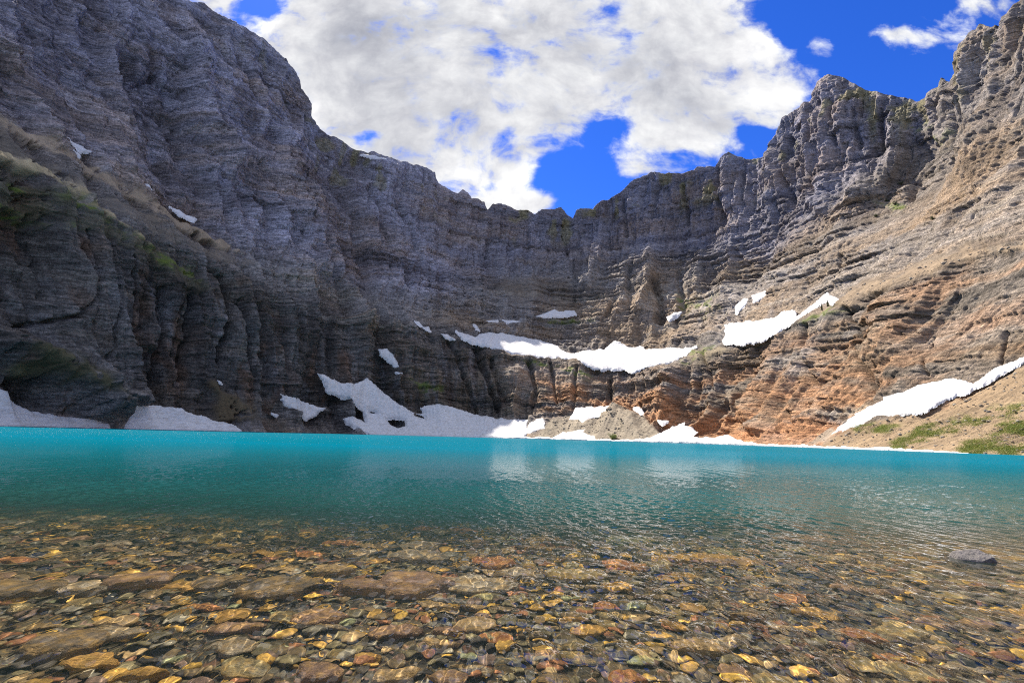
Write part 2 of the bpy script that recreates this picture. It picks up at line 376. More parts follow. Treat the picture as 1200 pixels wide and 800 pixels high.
def build_terrain():
    azf = math.radians(53)
    az = np.concatenate([np.linspace(math.radians(-84), -azf, 110)[:-1], np.linspace(-azf, azf, 1700), np.linspace(azf, math.radians(84), 110)[1:]])
    NR = 640; NB = 10
    # ridge tangent of each column
    ee = np.linspace(0.0, 1.75, 1400)
    A, E_ = np.meshgrid(az, ee)
    px, py = to_px(A, E_)
    below = py > ridge_y(px)
    e1 = ee[np.argmax(~below, axis=0)]
    e1 = np.where(below.all(axis=0), 1.75, e1)
    # refine
    for _ in range(3):
        x, y = to_px(az, e1); de = 0.0005
        y2 = to_px(az, e1 + de)[1]
        e1 = e1 + (ridge_y(x) - y) / ((y2 - y) / de) * .8
    x0, _ = to_px(az, np.zeros_like(az)); D0 = D_shore(x0)
    e0 = -(CAMH + 4) / D0
    t = np.linspace(0, 1, NR)[:, None]
    E = e0 * (1 - t) + e1 * t
    A = np.broadcast_to(az, E.shape)
    px, py = to_px(A, E); D = D_at(px, py)
    X = D * np.sin(A); Y = D * np.cos(A); Z = CAMH + D * E
    P = np.stack([X, Y, Z], -1)
    N = normals(P)
    for _ in range(6):
        N[:, 1:-1] = (N[:, :-2] + N[:, 1:-1] + N[:, 2:]) / 3
    sn, sc, scc, gr = rock_fields(px, py)
    th = np.arctan2(X, Y - 300); s = th * 430; r = np.hypot(X, Y - 300)
    wx = 14 * fbm(X / 90, Y / 90, Z / 90, 3, 5); wz = 10 * fbm(X / 120, Y / 120, Z / 120, 3, 8)
    sw = s + wx
    low, feat, foot = low_relief(X, Y, Z, px, py)
    jn = vnoise((sw + 3 * vnoise(s / 10, Z / 14, 0, 3)) / 8.5, Z / 46, r / 80, 31)
    joint = -3.2 * np.exp(-(jn / .13) ** 2)
    jn2 = vnoise((s + wx * .5 + 1.5 * vnoise(s / 5, Z / 6, 0, 4)) / 4.2, Z / 17, r / 40, 33)
    joint += -1.3 * np.exp(-(jn2 / .2) ** 2)
    zz = Z + wz * .8 + 0.02 * X
    left = sstep(560, 380, px)
    upc = sstep(.62, .8, t) * sstep(330, 480, px)            # massive jointed cliff under the skyline
    zb_ = zz + 1.2 * vnoise(X / 25, Y / 25, Z / 25, 47)
    bed_ = 2.3 * block(s / 150, zb_ / 15, 381) + 1.7 * block(s / 70, zb_ / 7.3, 385) + 1.1 * block(s / 38, zb_ / 3.6, 389) + .6 * block(s / 20, zb_ / 1.9, 393)
    strat = bed_ * (1 - .65 * upc) * (.45 + 1.1 * sstep(-.4, .4, fbm(s / 90, Z / 45, 0, 3, 397)))
    cw = 2 * vnoise(X / 30, Y / 30, Z / 30, 45)
    cw2 = 6 * vnoise(s / 40, Z / 120, 0, 46)
    blk = (2.6 * block((sw + cw) / 13, (zz + cw) / 34, 301) + 1.5 * block((s + cw) / 5.5, (zz + cw) / 13, 311) + .8 * block((s - cw) / 2.6, zz / 5, 321)) * (1 - upc) * (.28 + .2 * left - .12 * sstep(860, 1000, px))
    blk = blk + upc * (4.0 * block((s + cw2) / 12, (zz + cw2) / 85, 331) + 2.4 * block((s + cw2) / 5, zz / 48, 341) + 1.0 * block((s + cw2) / 2.4, zz / 22, 351)
                       + 5 * (ridged((s + cw2) / 17, Z / 200, 0, 3, 361) - .6))
    strat = strat + upc * 3.5 * (sstep(-.1, .1, vnoise(0 * s, 0 * s, zz / 55, 371) - .2) - .5)
    fine = (1.2 - .5 * sstep(860, 1000, px)) * fbm(X / 11, Y / 11, Z / 11, 4, 51, .6) + 1.6 * (ridged(X / 6, Y / 6, Z / 5, 3, 55) - .6)
    rock = (1 - sc * .95) * (1 - sn)
    far = np.clip(D / 600, .55, 1.5)
    disp = low * (1 - .8 * sc) + feat + (joint * (.45 + .25 * upc + .2 * left) + strat + blk + fine) * rock * far + sc * (1 - sn) * (1 - .75 * left) * (2.2 * fbm(X / 14, Y / 14, Z / 14, 5, 61, .6) + 2.4 * (ridged(s / 12, Z / 90, 0, 4, 62) - .6))
    # keep waterline, snow and skyline near their traced places
    disp = disp * foot * (1 - .75 * sn)
    topf = sstep(1, .965, t)
    disp = disp * (.35 + .65 * topf)
    P = P + N * disp[..., None]
    # skyline teeth
    P[..., 2] += (1 - sstep(1, .99, t)) * (4.0 * fbm(s / 9, 0, 0, 3, 81, .6)) * np.minimum(far, 1.2)
    # ---- albedo (rock colours, with some light and shade painted in)
    g = fbm(X / 90, Y / 90, Z / 60, 4, 101); g2 = fbm(X / 20, Y / 20, Z / 9, 3, 102); st = .6 * vnoise(X / 300, Y / 300, zz / 9, 104) + .4 * vnoise(X / 150, Y / 150, zz / 3.3, 105)
    def C(r_, g_, b_): return np.array([r_, g_, b_], np.float32)
    grey = C(.25, .235, .23); brown = C(.26, .205, .155); lt = C(.40, .38, .35); dk = C(.11, .105, .10)
    k = sstep(-.35, .45, g + .5 * st)[..., None]
    alb = grey * (1 - k) + brown * k
    rib = np.clip((low + .6 * feat) / 16 + .35, -1, 1)[..., None]            # relief shading painted in: ribs lightened, gullies darkened with brown debris
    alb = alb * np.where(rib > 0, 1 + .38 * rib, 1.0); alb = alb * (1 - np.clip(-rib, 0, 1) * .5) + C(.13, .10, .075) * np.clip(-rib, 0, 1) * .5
    k = (sstep(.15, .75, st + .5 * g2) * .6)[..., None]; alb = alb * (1 - k) + lt * k
    k = (sstep(.1, .7, -st + .6 * g2) * .6)[..., None]; alb = alb * (1 - k) + dk * k
    pt = sstep(.1, .55, fbm(s / 22, Z / 55, 0, 4, 107, .6))[..., None] * .5; alb = alb * (1 - pt) + C(.36, .35, .36) * pt
    pt = sstep(.1, .5, fbm(s / 16, Z / 70, 5, 4, 108, .6))[..., None] * .5; alb = alb * (1 - pt) + C(.12, .095, .085) * pt
    alb = alb * (1 + .26 * vnoise(0 * s, 0 * s, (zz + 6 * vnoise(s / 160, 0 * s, 0 * s, 110)) / 24, 109) + .12 * vnoise(s / 400, 0 * s, zz / 9, 111))[..., None]
    # darker left cliff
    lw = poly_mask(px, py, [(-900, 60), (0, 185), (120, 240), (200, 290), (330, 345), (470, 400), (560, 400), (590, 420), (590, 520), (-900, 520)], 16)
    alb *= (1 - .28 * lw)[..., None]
    rs = lw * sstep(.05, .5, fbm(s / 20, Z / 45, 9, 4, 112, .6)); alb = alb * (1 - .6 * rs[..., None]) + C(.20, .115, .07) * .6 * rs[..., None]
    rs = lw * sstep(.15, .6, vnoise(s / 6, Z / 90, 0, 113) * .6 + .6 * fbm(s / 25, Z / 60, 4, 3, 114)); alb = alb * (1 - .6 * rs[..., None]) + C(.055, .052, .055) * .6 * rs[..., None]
    rs = lw * sstep(.2, .6, fbm(s / 15, Z / 50, 14, 4, 115, .6)); alb = alb * (1 - .6 * rs[..., None]) + C(.26, .26, .28) * .6 * rs[..., None]
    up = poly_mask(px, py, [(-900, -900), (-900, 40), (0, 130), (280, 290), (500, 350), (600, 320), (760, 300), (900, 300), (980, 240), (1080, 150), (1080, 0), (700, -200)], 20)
    alb = alb * (1 + up[..., None] * (C(.92, .96, 1.17) - 1)) * (1 + .35 * up * sstep(640, 480, px))[..., None]  # blue shade tint painted on the upper walls; left part lightened for missing sun
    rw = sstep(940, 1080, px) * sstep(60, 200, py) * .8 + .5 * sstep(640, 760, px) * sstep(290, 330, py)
    alb = alb * (1 + np.clip(rw, 0, 1)[..., None] * (C(1.25, 1.14, .98) - 1))  # right walls browner, with extra brightness painted in for weak sunlight
    # iron-stained lower cliffs
    og = poly_mask(px, py, [(600, 425), (720, 445), (820, 430), (900, 405), (985, 365), (1090, 325), (1250, 290), (1250, 440), (1000, 500), (900, 530), (780, 500), (640, 485)], 14)
    on = sstep(-.25, .4, fbm(X / 40, Y / 40, zz / 9, 4, 111) + .3 * st + .25 * sstep(420, 515, py))
    k = (og * on * (.5 + .48 * sstep(410, 480, py)))[..., None]; alb = alb * (1 - k) + C(.46, .25, .13) * (1 + .5 * g2[..., None]) * k
    og2 = poly_mask(px, py, [(855, 505), (960, 490), (1000, 500), (960, 530), (855, 530)], 7)
    k = (og2 * .65)[..., None]; alb = alb * (1 - k) + C(.48, .24, .12) * k
    # lichen streaks under the skyline
    lic = sstep(.25, .6, vnoise(s / 7, Z / 60, 0, 121) * .6 + fbm(s / 30, Z / 30, 0, 3, 122)) * sstep(.80, .92, t) * sstep(150, 500, px)
    k = (lic * .55)[..., None]; alb = alb * (1 - k) + C(.27, .24, .07) * k
    # scree and grass
    k = (sc * .95)[..., None]; streak = vnoise(s / 3.5 + .05 * Z, Z / 60, 0, 135) + .6 * vnoise(s / 9, Z / 90, 0, 136)
    scv = scc * (1 + .22 * streak[..., None]) * (1 + .25 * g2[..., None] + .12 * fbm(X / 3, Y / 3, Z / 3, 2, 131)[..., None])
    alb = alb * (1 - k) + scv * k
    gn = sstep(-.15, .35, fbm(X / 9, Y / 9, Z / 5, 4, 141, .6))
    k = (gr * gn * .9)[..., None]; alb = alb * (1 - k) + C(.13, .17, .03) * k
    alb = np.clip(alb, .01, .6)
    # back side of the mountains
    last = P[-1]; hd = np.stack([np.sin(az), np.cos(az), 0 * az], -1)
    back = []
    for j in range(1, NB + 1):
        q = last + hd * (8 * j + 5 * j * j)[..., None] if False else last + hd * (8.0 * j + 4.0 * j * j)
        q = q.copy(); q[:, 2] = last[:, 2] * (1 - (j / NB) ** 1.5) - 6 * (j / NB) - 2 * j; back.append(q)
    P = np.concatenate([P, np.array(back)], 0)
    alb = np.concatenate([alb, np.repeat(alb[-1:], NB, 0)], 0)
    scr = np.concatenate([np.maximum(sc * .8, gr), np.zeros((NB, len(az)))], 0)
    m = mesh_np('mountain_cirque', P, grid_faces(len(az), NR + NB))
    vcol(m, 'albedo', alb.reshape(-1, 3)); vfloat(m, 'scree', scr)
    o = link(bpy.data.objects.new('mountain_cirque', m)); tag(o, kind='structure')
    return o, dict(P=P[:NR], gr=gr, px=px, sc=sc * (1 - sn))

mt, n = material('rock')
pos = n.n('ShaderNodeNewGeometry').outputs['Position']
col = n.n('ShaderNodeVertexColor', layer_name='albedo').outputs[0]
scr = n.n('ShaderNodeAttribute', attribute_name='scree').outputs['Fac']
strv = n.vm('MULTIPLY', pos, (.10, .10, .55))          # bedding: thin in height, long sideways
verv = n.vm('MULTIPLY', pos, (.45, .45, .07))          # joints: long in height
nb = n.noise(n.vm('ADD', strv, n.vm('MULTIPLY', n.n('ShaderNodeTexNoise', {'Vector': pos, 'Scale': .05}).outputs['Color'], (0, 0, 2.0))), 1.0, 7, .66); nv = n.noise(verv, 1.0, 5, .6); nf = n.noise(pos, .5, 6, .65)
nf2 = n.noise(pos, 1.6, 4, .6)
a = n.math('MULTIPLY', n.mr(nb, .32, .68, .5, 1.5), n.mr(nv, .3, .7, .82, 1.16))
a = n.math('MULTIPLY', a, n.mr(nf, .3, .7, .72, 1.26))
a = n.math('ADD', n.math('MULTIPLY', a, n.math('SUBTRACT', 1.0, scr)), n.math('MULTIPLY', n.mr(nf2, .3, .7, .7, 1.28), scr))
spk = n.mr(n.noise(pos, .9, 3, .7), .66, .72, 0, .35)
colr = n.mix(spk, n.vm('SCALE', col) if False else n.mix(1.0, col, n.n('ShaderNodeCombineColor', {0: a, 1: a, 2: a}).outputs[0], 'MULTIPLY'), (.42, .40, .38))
hgt = n.math('ADD', n.math('MULTIPLY', nb, 1.6), n.math('ADD', n.math('MULTIPLY', nv, 1.0), n.math('MULTIPLY', nf, 1.6)))
bp = n.n('ShaderNodeBump', {'Height': hgt, 'Strength': n.mr(scr, 0, 1, .9, .35), 'Distance': 2.6})
pr = n.n('ShaderNodeBsdfPrincipled', {'Base Color': colr, 'Roughness': .9, 'Normal': bp})
pr.inputs['Specular IOR Level'].default_value = .25
n.n('ShaderNodeOutputMaterial', {0: pr})
ROCK = mt

cirque, TG = build_terrain(); cirque.data.materials.append(ROCK)
print('terrain', time.time() - T0)

# ------------------------------------------------------------------ snow
mt, n = material('old_snow')
pos = n.n('ShaderNodeNewGeometry').outputs['Position']
nz = n.noise(pos, .25, 5, .6); n2 = n.noise(n.vm('MULTIPLY', pos, (.35, .08, .6)), 1.0, 4, .6)
c = n.mix(n.mr(n2, .42, .7, 0, .6), (.66, .67, .70), (.42, .40, .38))
bp = n.n('ShaderNodeBump', {'Height': n.math('ADD', nz, n.noise(pos, 1.1, 3, .5)), 'Strength': .4, 'Distance': 1.2})
pr = n.n('ShaderNodeBsdfPrincipled', {'Base Color': c, 'Roughness': .75, 'Normal': bp})
n.n('ShaderNodeOutputMaterial', {0: pr}); SNOWM = mt

def build_snow(pts, holes, th, label):
    P_ = np.array(pts); x0, y0 = P_.min(0) - 2; x1, y1 = P_.max(0) + 2
    st = .6 if (x1 - x0) > 25 else .35
    gx = np.arange(x0, x1, st); gy = np.arange(y1, y0, -st)
    PX, PY = np.meshgrid(gx, gy)
    wob = 2.6 * fbm(PX / 6, PY / 4, 0, 5, 201, .65)
    sd = poly_sd(PX, PY, pts) + wob * min(1, (y1 - y0) / 18)
    for h in holes: sd = np.minimum(sd, -poly_sd(PX, PY, h))
    AZ, E = from_px(PX, PY)
    px0, _ = to_px(AZ, 0 * AZ); D0 = D_shore(px0)
    E = np.maximum(E, -(CAMH + 3.2) / D0)
    pxx, pyy = to_px(AZ, E); D = D_at(pxx, pyy)
    X = D * np.sin(AZ); Y = D * np.cos(AZ); Z = CAMH + D * E
    P = np.stack([X, Y, Z], -1)
    sc = D / 600
    # the same large relief the rock has below the snow, plus the thickness of the drift
    thick = np.where(sd > 0, th * (1 - np.exp(-np.maximum(sd, 0) / 1.6)) + .3, sd * 1.6)
    thick = thick * .7 + (sd > 1) * (.9 * fbm(X / 14, Y / 14, Z / 8, 4, 205, .6) + .5 * (ridged(X / 20, Y / 8, Z / 20, 3, 206) - .6))
    low, feat, foot = low_relief(X, Y, Z, pxx, pyy)
    scr = rock_fields(pxx, pyy)[1]
    N = normals(P); N = np.nan_to_num(N)
    P = P + N * ((low * (1 - .8 * scr) + feat) * foot * .25)[..., None]
    hd = np.stack([-np.sin(AZ), -np.cos(AZ), .45 + 0 * AZ], -1); hd /= np.linalg.norm(hd, axis=-1, keepdims=True)
    P = P + hd * (thick * sc + .5)[..., None]
    P = P.reshape(-1, 3); f = grid_faces(len(gx), len(gy))
    keep = (sd.ravel()[f] > -1.2).all(axis=1); f = f[keep]
    if len(f) == 0: return
    u, inv = np.unique(f, return_inverse=True)
    m = mesh_np('snow_patch', P[u], inv.reshape(f.shape))
    o = link(bpy.data.objects.new('snow_patch', m)); m.materials.append(SNOWM)
    tag(o, label, 'snow patch', 'snow patches left around the lake')
for sp in SNOW: build_snow(*sp)
print('snow', time.time() - T0)
#PART2
# ------------------------------------------------------------------ lake bed
BY = np.array([-60,-20,-3,0,1,2,3.4,5,6,7.2,8.5,10,12,16,26,60,1300], float)
BZ = np.array([9,2.6,.35,.05,-.03,-.10,-.20,-.30,-.36,-.46,-.68,-1.05,-1.7,-3.0,-6,-15,-30], float)
def bed_z(x, y): return np.interp(y, BY, BZ)

def sspace(a, b, n, k):
    t = np.linspace(math.asinh(a * k), math.asinh(b * k), n); return np.sinh(t) / k
xs = sspace(-700, 700, 620, .35); ys = np.concatenate([np.linspace(-60, 0, 40)[:-1], sspace(0, 1300, 560, .35)])
X, Y = np.meshgrid(xs, ys)
near = 1 / (1 + (np.hypot(X, Y) / 14) ** 2)
Z = bed_z(X, Y) + near * (.035 * fbm(X / .7, Y / .7, 0, 3, 301) + .02 * fbm(X / .12, Y / .12, 0, 2, 302)) - .03
bed = link(bpy.data.objects.new('lake_bed', mesh_np('lake_bed', np.stack([X, Y, Z], -1), grid_faces(len(xs), len(ys)))))
tag(bed, kind='structure')
mt, n = material('pebble_bed')
pos = n.n('ShaderNodeNewGeometry').outputs['Position']
wpos = n.vm('ADD', pos, n.vm('MULTIPLY', n.n('ShaderNodeTexNoise', {'Vector': pos, 'Scale': 9.0}).outputs['Color'], (.06, .06, 0)))
v1 = n.n('ShaderNodeTexVoronoi', {'Vector': n.vm('MULTIPLY', wpos, (1, 1, .2)), 'Scale': 24.0}); v2 = n.n('ShaderNodeTexVoronoi', {'Vector': wpos, 'Scale': 60.0})
rc = n.n('ShaderNodeSeparateColor', {0: v1.outputs['Color']}).outputs[0]
c = n.ramp(rc, [(0, (.10, .085, .05)), (.25, (.17, .13, .06)), (.45, (.09, .09, .065)), (.62, (.26, .17, .055)), (.78, (.14, .13, .09)), (.9, (.20, .10, .05)), (1, (.20, .19, .12))], 'CONSTANT')
c = n.mix(n.mr(v1.outputs['Distance'], .3, .62, 0, .8), c, (.035, .03, .02))
c = n.mix(n.mr(n.noise(pos, 1.2, 4), .4, .65, 0, .45), c, (.17, .12, .04))
hb = n.math('ADD', n.math('MULTIPLY', v1.outputs['Distance'], -1.0), n.math('MULTIPLY', v2.outputs['Distance'], -.3))
pr = n.n('ShaderNodeBsdfPrincipled', {'Base Color': c, 'Roughness': .9, 'Normal': n.n('ShaderNodeBump', {'Height': hb, 'Strength': .8, 'Distance': .02})})
n.n('ShaderNodeOutputMaterial', {0: pr}); bed.data.materials.append(mt)

# ------------------------------------------------------------------ stones
def ico(sub):
    b = bmesh.new(); bmesh.ops.create_icosphere(b, subdivisions=sub, radius=1)
    V = np.array([v.co[:] for v in b.verts]); F_ = np.array([[v.index for v in f.verts] for f in b.faces]); b.free(); return V / np.linalg.norm(V, axis=1, keepdims=True), F_
ICO = {k: ico(k) for k in (2, 3, 5)}
def stone_shape(seed, sub, flat=.42, nplanes=11, sharp=14):
    r_ = np.random.RandomState(seed); V, F_ = ICO[sub]
    nn = r_.normal(size=(nplanes, 3)); nn[:, 2] *= .8; nn[0] = (r_.normal(0, .12), r_.normal(0, .12), 1); nn[1] = (0, 0, -1)
    nn /= np.linalg.norm(nn, axis=1, keepdims=True); d = r_.uniform(.62, 1.0, nplanes); d[0] = .6; d[1] = .6
    q = np.concatenate([np.maximum(V @ nn.T, .02) / d, np.full((len(V), 1), .98)], 1)
    rad = (q ** sharp).sum(1) ** (-1 / sharp)
    P = V * rad[:, None] * np.array([1, r_.uniform(.6, .95), flat / .6])
    if sub >= 3:
        P += V * (.05 * fbm(P[:, 0] * 2.2 + seed, P[:, 1] * 2.2, P[:, 2] * 5, 4, seed))[:, None]
    return P, F_

def stone_mat(name, c1, c2, c3, emerg=False):
    mt, n = material(name)
    tc = n.n('ShaderNodeTexCoord').outputs['Object']; oi = n.n('ShaderNodeObjectInfo').outputs['Random']
    p = n.vm('ADD', tc, n.n('ShaderNodeCombineXYZ', {0: n.math('MULTIPLY', oi, 30.0), 1: 0.0, 2: 0.0}).outputs[0])
    a = n.noise(p, 1.6, 5, .6); b = n.noise(n.vm('MULTIPLY', p, (1.5, 4.5, 9)), 2.0, 4, .6); d = n.noise(p, 14.0, 3, .6)
    c = n.mix(n.mr(a, .35, .65), c1, c2); c = n.mix(n.mr(b, .5, .7, 0, .7), c, c3)
    c = n.mix(n.mr(d, .3, .7, .35, 0), c, (.03, .028, .02))
    c = n.mix(n.mr(d, .62, .75, 0, .3), c, (.38, .34, .26))
    if not emerg: c = n.mix(n.mr(n.noise(p, 2.6, 5, .6), .4, .66, .05, .45), c, (.40, .26, .06))
    c = n.mix(1.0, c, (1.5, 1.36, 1.1) if not emerg else (1.0, 1.0, 1.0), 'MULTIPLY')
    hh = n.math('ADD', n.noise(p, 5.0, 6, .62), n.math('MULTIPLY', b, .6))
    pr = n.n('ShaderNodeBsdfPrincipled', {'Base Color': c, 'Roughness': .85, 'Normal': n.n('ShaderNodeBump', {'Height': hh, 'Strength': .7, 'Distance': .06})})
    n.n('ShaderNodeOutputMaterial', {0: pr}); return mt
SM = {
 'rust-red': stone_mat('rust_stone', (.30, .12, .05), (.22, .085, .045), (.34, .20, .11)),
 'ochre': stone_mat('ochre_stone', (.40, .24, .06), (.28, .19, .06), (.24, .13, .05)),
 'olive-grey': stone_mat('olive_stone', (.16, .15, .085), (.22, .20, .12), (.11, .105, .06)),
 'grey': stone_mat('grey_stone', (.20, .19, .165), (.27, .26, .22), (.13, .13, .12)),
 'dark slate': stone_mat('slate_stone', (.075, .07, .065), (.11, .095, .08), (.05, .048, .045)),
 'purple-brown': stone_mat('purple_stone', (.18, .12, .10), (.14, .10, .09), (.24, .17, .13)),
 'tan': stone_mat('tan_stone', (.32, .25, .15), (.25, .20, .12), (.20, .14, .08)),
 'pale green': stone_mat('green_stone', (.28, .31, .17), (.34, .35, .22), (.20, .23, .12)),
}
SHAPES = [stone_shape(400 + k, 3, flat=[.3, .38, .5, .26][k % 4], nplanes=7 + k % 4, sharp=[50, 36, 70][k % 3]) for k in range(18)]
MESH = {}
def stone_mesh(k, colr, sub=3):
    if (k, colr) not in MESH:
        P, F_ = SHAPES[k]; m = mesh_np('stone', P, F_); m.materials.append(SM[colr]); MESH[(k, colr)] = m
    return MESH[(k, colr)]

def under(px, py, lift=0.0):
    """where the refracted line of sight through this pixel meets the lake bed"""
    az, e = from_px(np.float64(px), np.float64(py)); d = np.array([math.sin(az), math.cos(az), e]); d /= np.linalg.norm(d)
    hit = np.array([0, 0, CAMH]) + d * (CAMH / -d[2]); eta = 1 / 1.33; c = -d[2]
    k = math.sqrt(1 - eta * eta * (1 - c * c)); r_ = d * eta + np.array([0, 0, 1]) * (eta * c - k)
    t = 0
    for _ in range(8):
        q = hit + r_ * t; t = max(0, (-(bed_z(0, q[1]) + lift)) / -r_[2])
    return hit + r_ * t

KEY = [ # x, y, width px, colour, squat, words
 (731,661,46,'rust-red',.8,'square brick-red slab next to the orange wedge stone'),
 (789,655,44,'ochre',.9,'orange-brown wedge stone rising almost to the surface, right of the brick-red slab'),
 (845,660,40,'purple-brown',.6,'mauve-brown stone right of the orange wedge stone'),
 (676,674,62,'olive-grey',.6,'broad olive-grey stone just left of the brick-red slab'),
 (577,659,52,'rust-red',.5,'long rust-pink stone above the middle of the pale grey slab'),
 (482,687,88,'purple-brown',.6,'large purple-brown boulder left of the pale grey slab'),
 (420,689,56,'purple-brown',.7,'smaller purple-brown boulder touching the left side of the large one'),
 (556,684,84,'grey',.35,'long pale grey slab lying flat in the middle of the dark stone row'),
 (330,689,80,'dark slate',.5,'long dark mauve slab in the row, left of the purple-brown boulders'),
 (258,682,52,'dark slate',.5,'dark slate stone between the orange sliver and the long dark slab'),
 (163,681,54,'purple-brown',.8,'humped purple-grey stone beside the orange sliver stone'),
 (206,687,40,'ochre',.4,'bright orange sliver stone in the left of the dark row'),
 (92,688,56,'grey',.45,'long grey stone left of the humped purple-grey one'),
 (22,690,60,'dark slate',.5,'dark long stone at the left end of the stone row'),
 (392,668,46,'tan',.7,'tan rounded stone behind the purple-brown boulders'),
 (378,720,50,'purple-brown',.5,'flat brown stone in front of the purple-brown boulders'),
 (741,632,50,'pale green',.4,'pale yellow-green slab at the far edge of the shallows'),
 (490,652,60,'grey',.5,'blocky grey stone behind the large purple-brown boulder'),
 (610,672,44,'grey',.5,'rounded grey stone between the long rust-pink and olive-grey stones'),
 (822,758,50,'tan',.5,'big tan-brown slab in the right foreground'),
 (876,722,40,'dark slate',.7,'dark blocky stone behind the big tan-brown slab'),
 (755,771,26,'pale green',.4,'small pale green stone lying in the golden gravel'),
 (958,716,38,'ochre',.4,'bright ochre stone in the right foreground'),
 (650,796,32,'dark slate',.8,'black wedge stone at the bottom edge of the picture'),
 (737,794,34,'rust-red',.6,'orange-red stone at the bottom edge, right of the black wedge'),
 (582,745,34,'rust-red',.4,'thin salmon-pink stone near the centre of the foreground'),
 (690,737,34,'ochre',.5,'golden ochre stone right of the salmon-pink one'),
 (128,743,42,'grey',.5,'blue-grey stone in the left foreground'),
 (76,755,56,'dark slate',.4,'dark flat stone left of the blue-grey stone'),
 (276,734,44,'purple-brown',.5,'brown flat stone right of the blue-grey stone'),
 (466,788,42,'tan',.5,'orange-tan stone near the bottom edge, left of centre'),
 (524,795,40,'purple-brown',.5,'mauve stone at the bottom edge beside the orange-tan stone'),
 (110,775,40,'ochre',.5,'ochre stone in the lower left corner area'),
 (560,782,30,'grey',.5,'grey stone near the bottom edge, left of the black wedge'),
 (948,632,60,'purple-brown',.4,'long mauve stone at the far right edge of the shallows'),
 (848,655,60,'ochre',.3,'flat orange streak-shaped stone behind the mauve one'),
 (1062,740,44,'olive-grey',.4,'olive flat stone in the right foreground'),
 (1010,690,40,'purple-brown',.4,'reddish flat stone left of the stone that breaks the surface'),
]
placed = []; info = []
def add_stone(x, y, w, colr, squat, rz, tilt, k, lift=None):
    m = stone_mesh(k, colr); o = link(bpy.data.objects.new('lake_stone', m))
    zb = float(bed_z(0, y)); hz = w * .5 * squat * 2.2
    hz = min(hz, ((-zb) * .95) / .62)
    zc = zb + hz * .12
    o.location = (x, y, zc); o.rotation_euler = (tilt[0], tilt[1], rz); o.scale = (w * .5, w * .5 * .95, hz)
    o['category'] = 'stone'
    o.cycles.is_caustics_receiver = True
    placed.append((x, y, w * .5)); return o
for i, (px, py, wpx, colr, sq, words) in enumerate(KEY):
    p = under(px, py, .05); dist = math.hypot(p[0], p[1]); wm = wpx * math.hypot(dist, 1.2) / FPX * 1.12
    o = add_stone(p[0], p[1], wm, colr, min(sq, .55) , rng.uniform(-.35, .35) + (math.pi if rng.rand() < .5 else 0), (rng.normal(0, .08), rng.normal(0, .08)), i % 18)
    o['label'] = words; o['group'] = 'larger stones under the shallow water'
cols = list(SM); wts = np.array([.09, .16, .24, .14, .07, .14, .13, .03]); wts /= wts.sum()
nr = 0; tries = 0
while nr < 258 and tries < 90000:
    tries += 1
    y = 2.5 + 7.6 * rng.rand() ** .85; x = rng.uniform(-1, 1) * (1.12 * y + .7)
    w = rng.uniform(.17, .36) * (1 + .09 * (y - 3)) * (1.35 if rng.rand() < .2 else 1)
    if any((x - a) ** 2 + (y - b) ** 2 < (.72 * (w * .5 + c_)) ** 2 for a, b, c_ in placed): continue
    if (x - 6.35) ** 2 + (y - 6.3) ** 2 < .5: continue
    colr = cols[rng.choice(len(cols), p=wts)]
    o = add_stone(x, y, w, colr, rng.uniform(.25, .5), rng.uniform(-.6, .6) + (math.pi if rng.rand() < .5 else 0), (rng.normal(0, .13), rng.normal(0, .13)), rng.randint(18))
    az, e = math.atan2(x, y), (-CAMH) / math.hypot(x, y); qx, qy = to_px(az, e)
    band = 'by the bottom edge' if qy > 762 else 'in the foreground' if qy > 716 else 'in the middle shallows' if qy > 668 else 'at the far shallows'
    side = ['far left', 'left of centre', 'centre', 'right of centre', 'far right'][int(np.clip(qx // 240, 0, 4))]
    info.append((o, 'large' if w > .44 else 'medium' if w > .29 else 'small', colr, band, side, float(qx))); nr += 1
from collections import defaultdict
G_ = defaultdict(list)
for t_ in info: G_[t_[1:5]].append(t_)
ORD = ['leftmost', 'second from left', 'third from left', 'fourth from left', 'fifth from left', 'sixth from left', 'seventh from left', 'eighth from left']
for (sz, colr, band, side), L in G_.items():
    L.sort(key=lambda t: t[5])
    for j, t_ in enumerate(L):
        t_[0]['label'] = ('%s %s underwater stone %s, %s' % (sz, colr, band, side)) if len(L) == 1 else ('%s %s %s underwater stone %s, %s' % (ORD[min(j, 7)], sz, colr, band, side))
        t_[0]['group'] = 'small and medium stones under the shallow water'

# the stone that breaks the surface on the right
P, F_ = ICO[5]
def emergent():
    nn = np.array([[-.12,-.28,1],[-.2,-.9,.45],[.96,-.1,.15],[-.85,-.35,.45],[-.3,.9,.3],[.5,.8,.2],[.60,-.80,-.12],[-.1,0,-1],[-.6,-.8,.25],[.5,.1,.85]]); nn /= np.linalg.norm(nn, axis=1, keepdims=True)
    d = np.array([.42,.62,.98,.95,.6,.7,.42,.5,.85,.60]); q = np.maximum(P @ nn.T, .02) / d; rad = (q ** 40).sum(1) ** (-1 / 40)
    V = P * rad[:, None]; V += P * (.03 * fbm(V[:, 0] * 3, V[:, 1] * 3, V[:, 2] * 6, 4, 900) + .012 * fbm(V[:, 0] * 14, V[:, 1] * 14, V[:, 2] * 14, 2, 901))[:, None]
    return V
m = mesh_np('grey_boulder', emergent(), F_); o = link(bpy.data.objects.new('grey_boulder', m))
m.materials.append(stone_mat('dry_boulder', (.14, .13, .125), (.18, .165, .165), (.09, .085, .085), True))
az, e = from_px(np.float64(1146), np.float64(656)); h = CAMH / -e
o.location = (h * math.sin(az), h * math.cos(az), -.10); o.scale = (.28, .24, .42); o.rotation_euler = (0, math.radians(7), math.radians(-22))
o.cycles.is_caustics_receiver = True
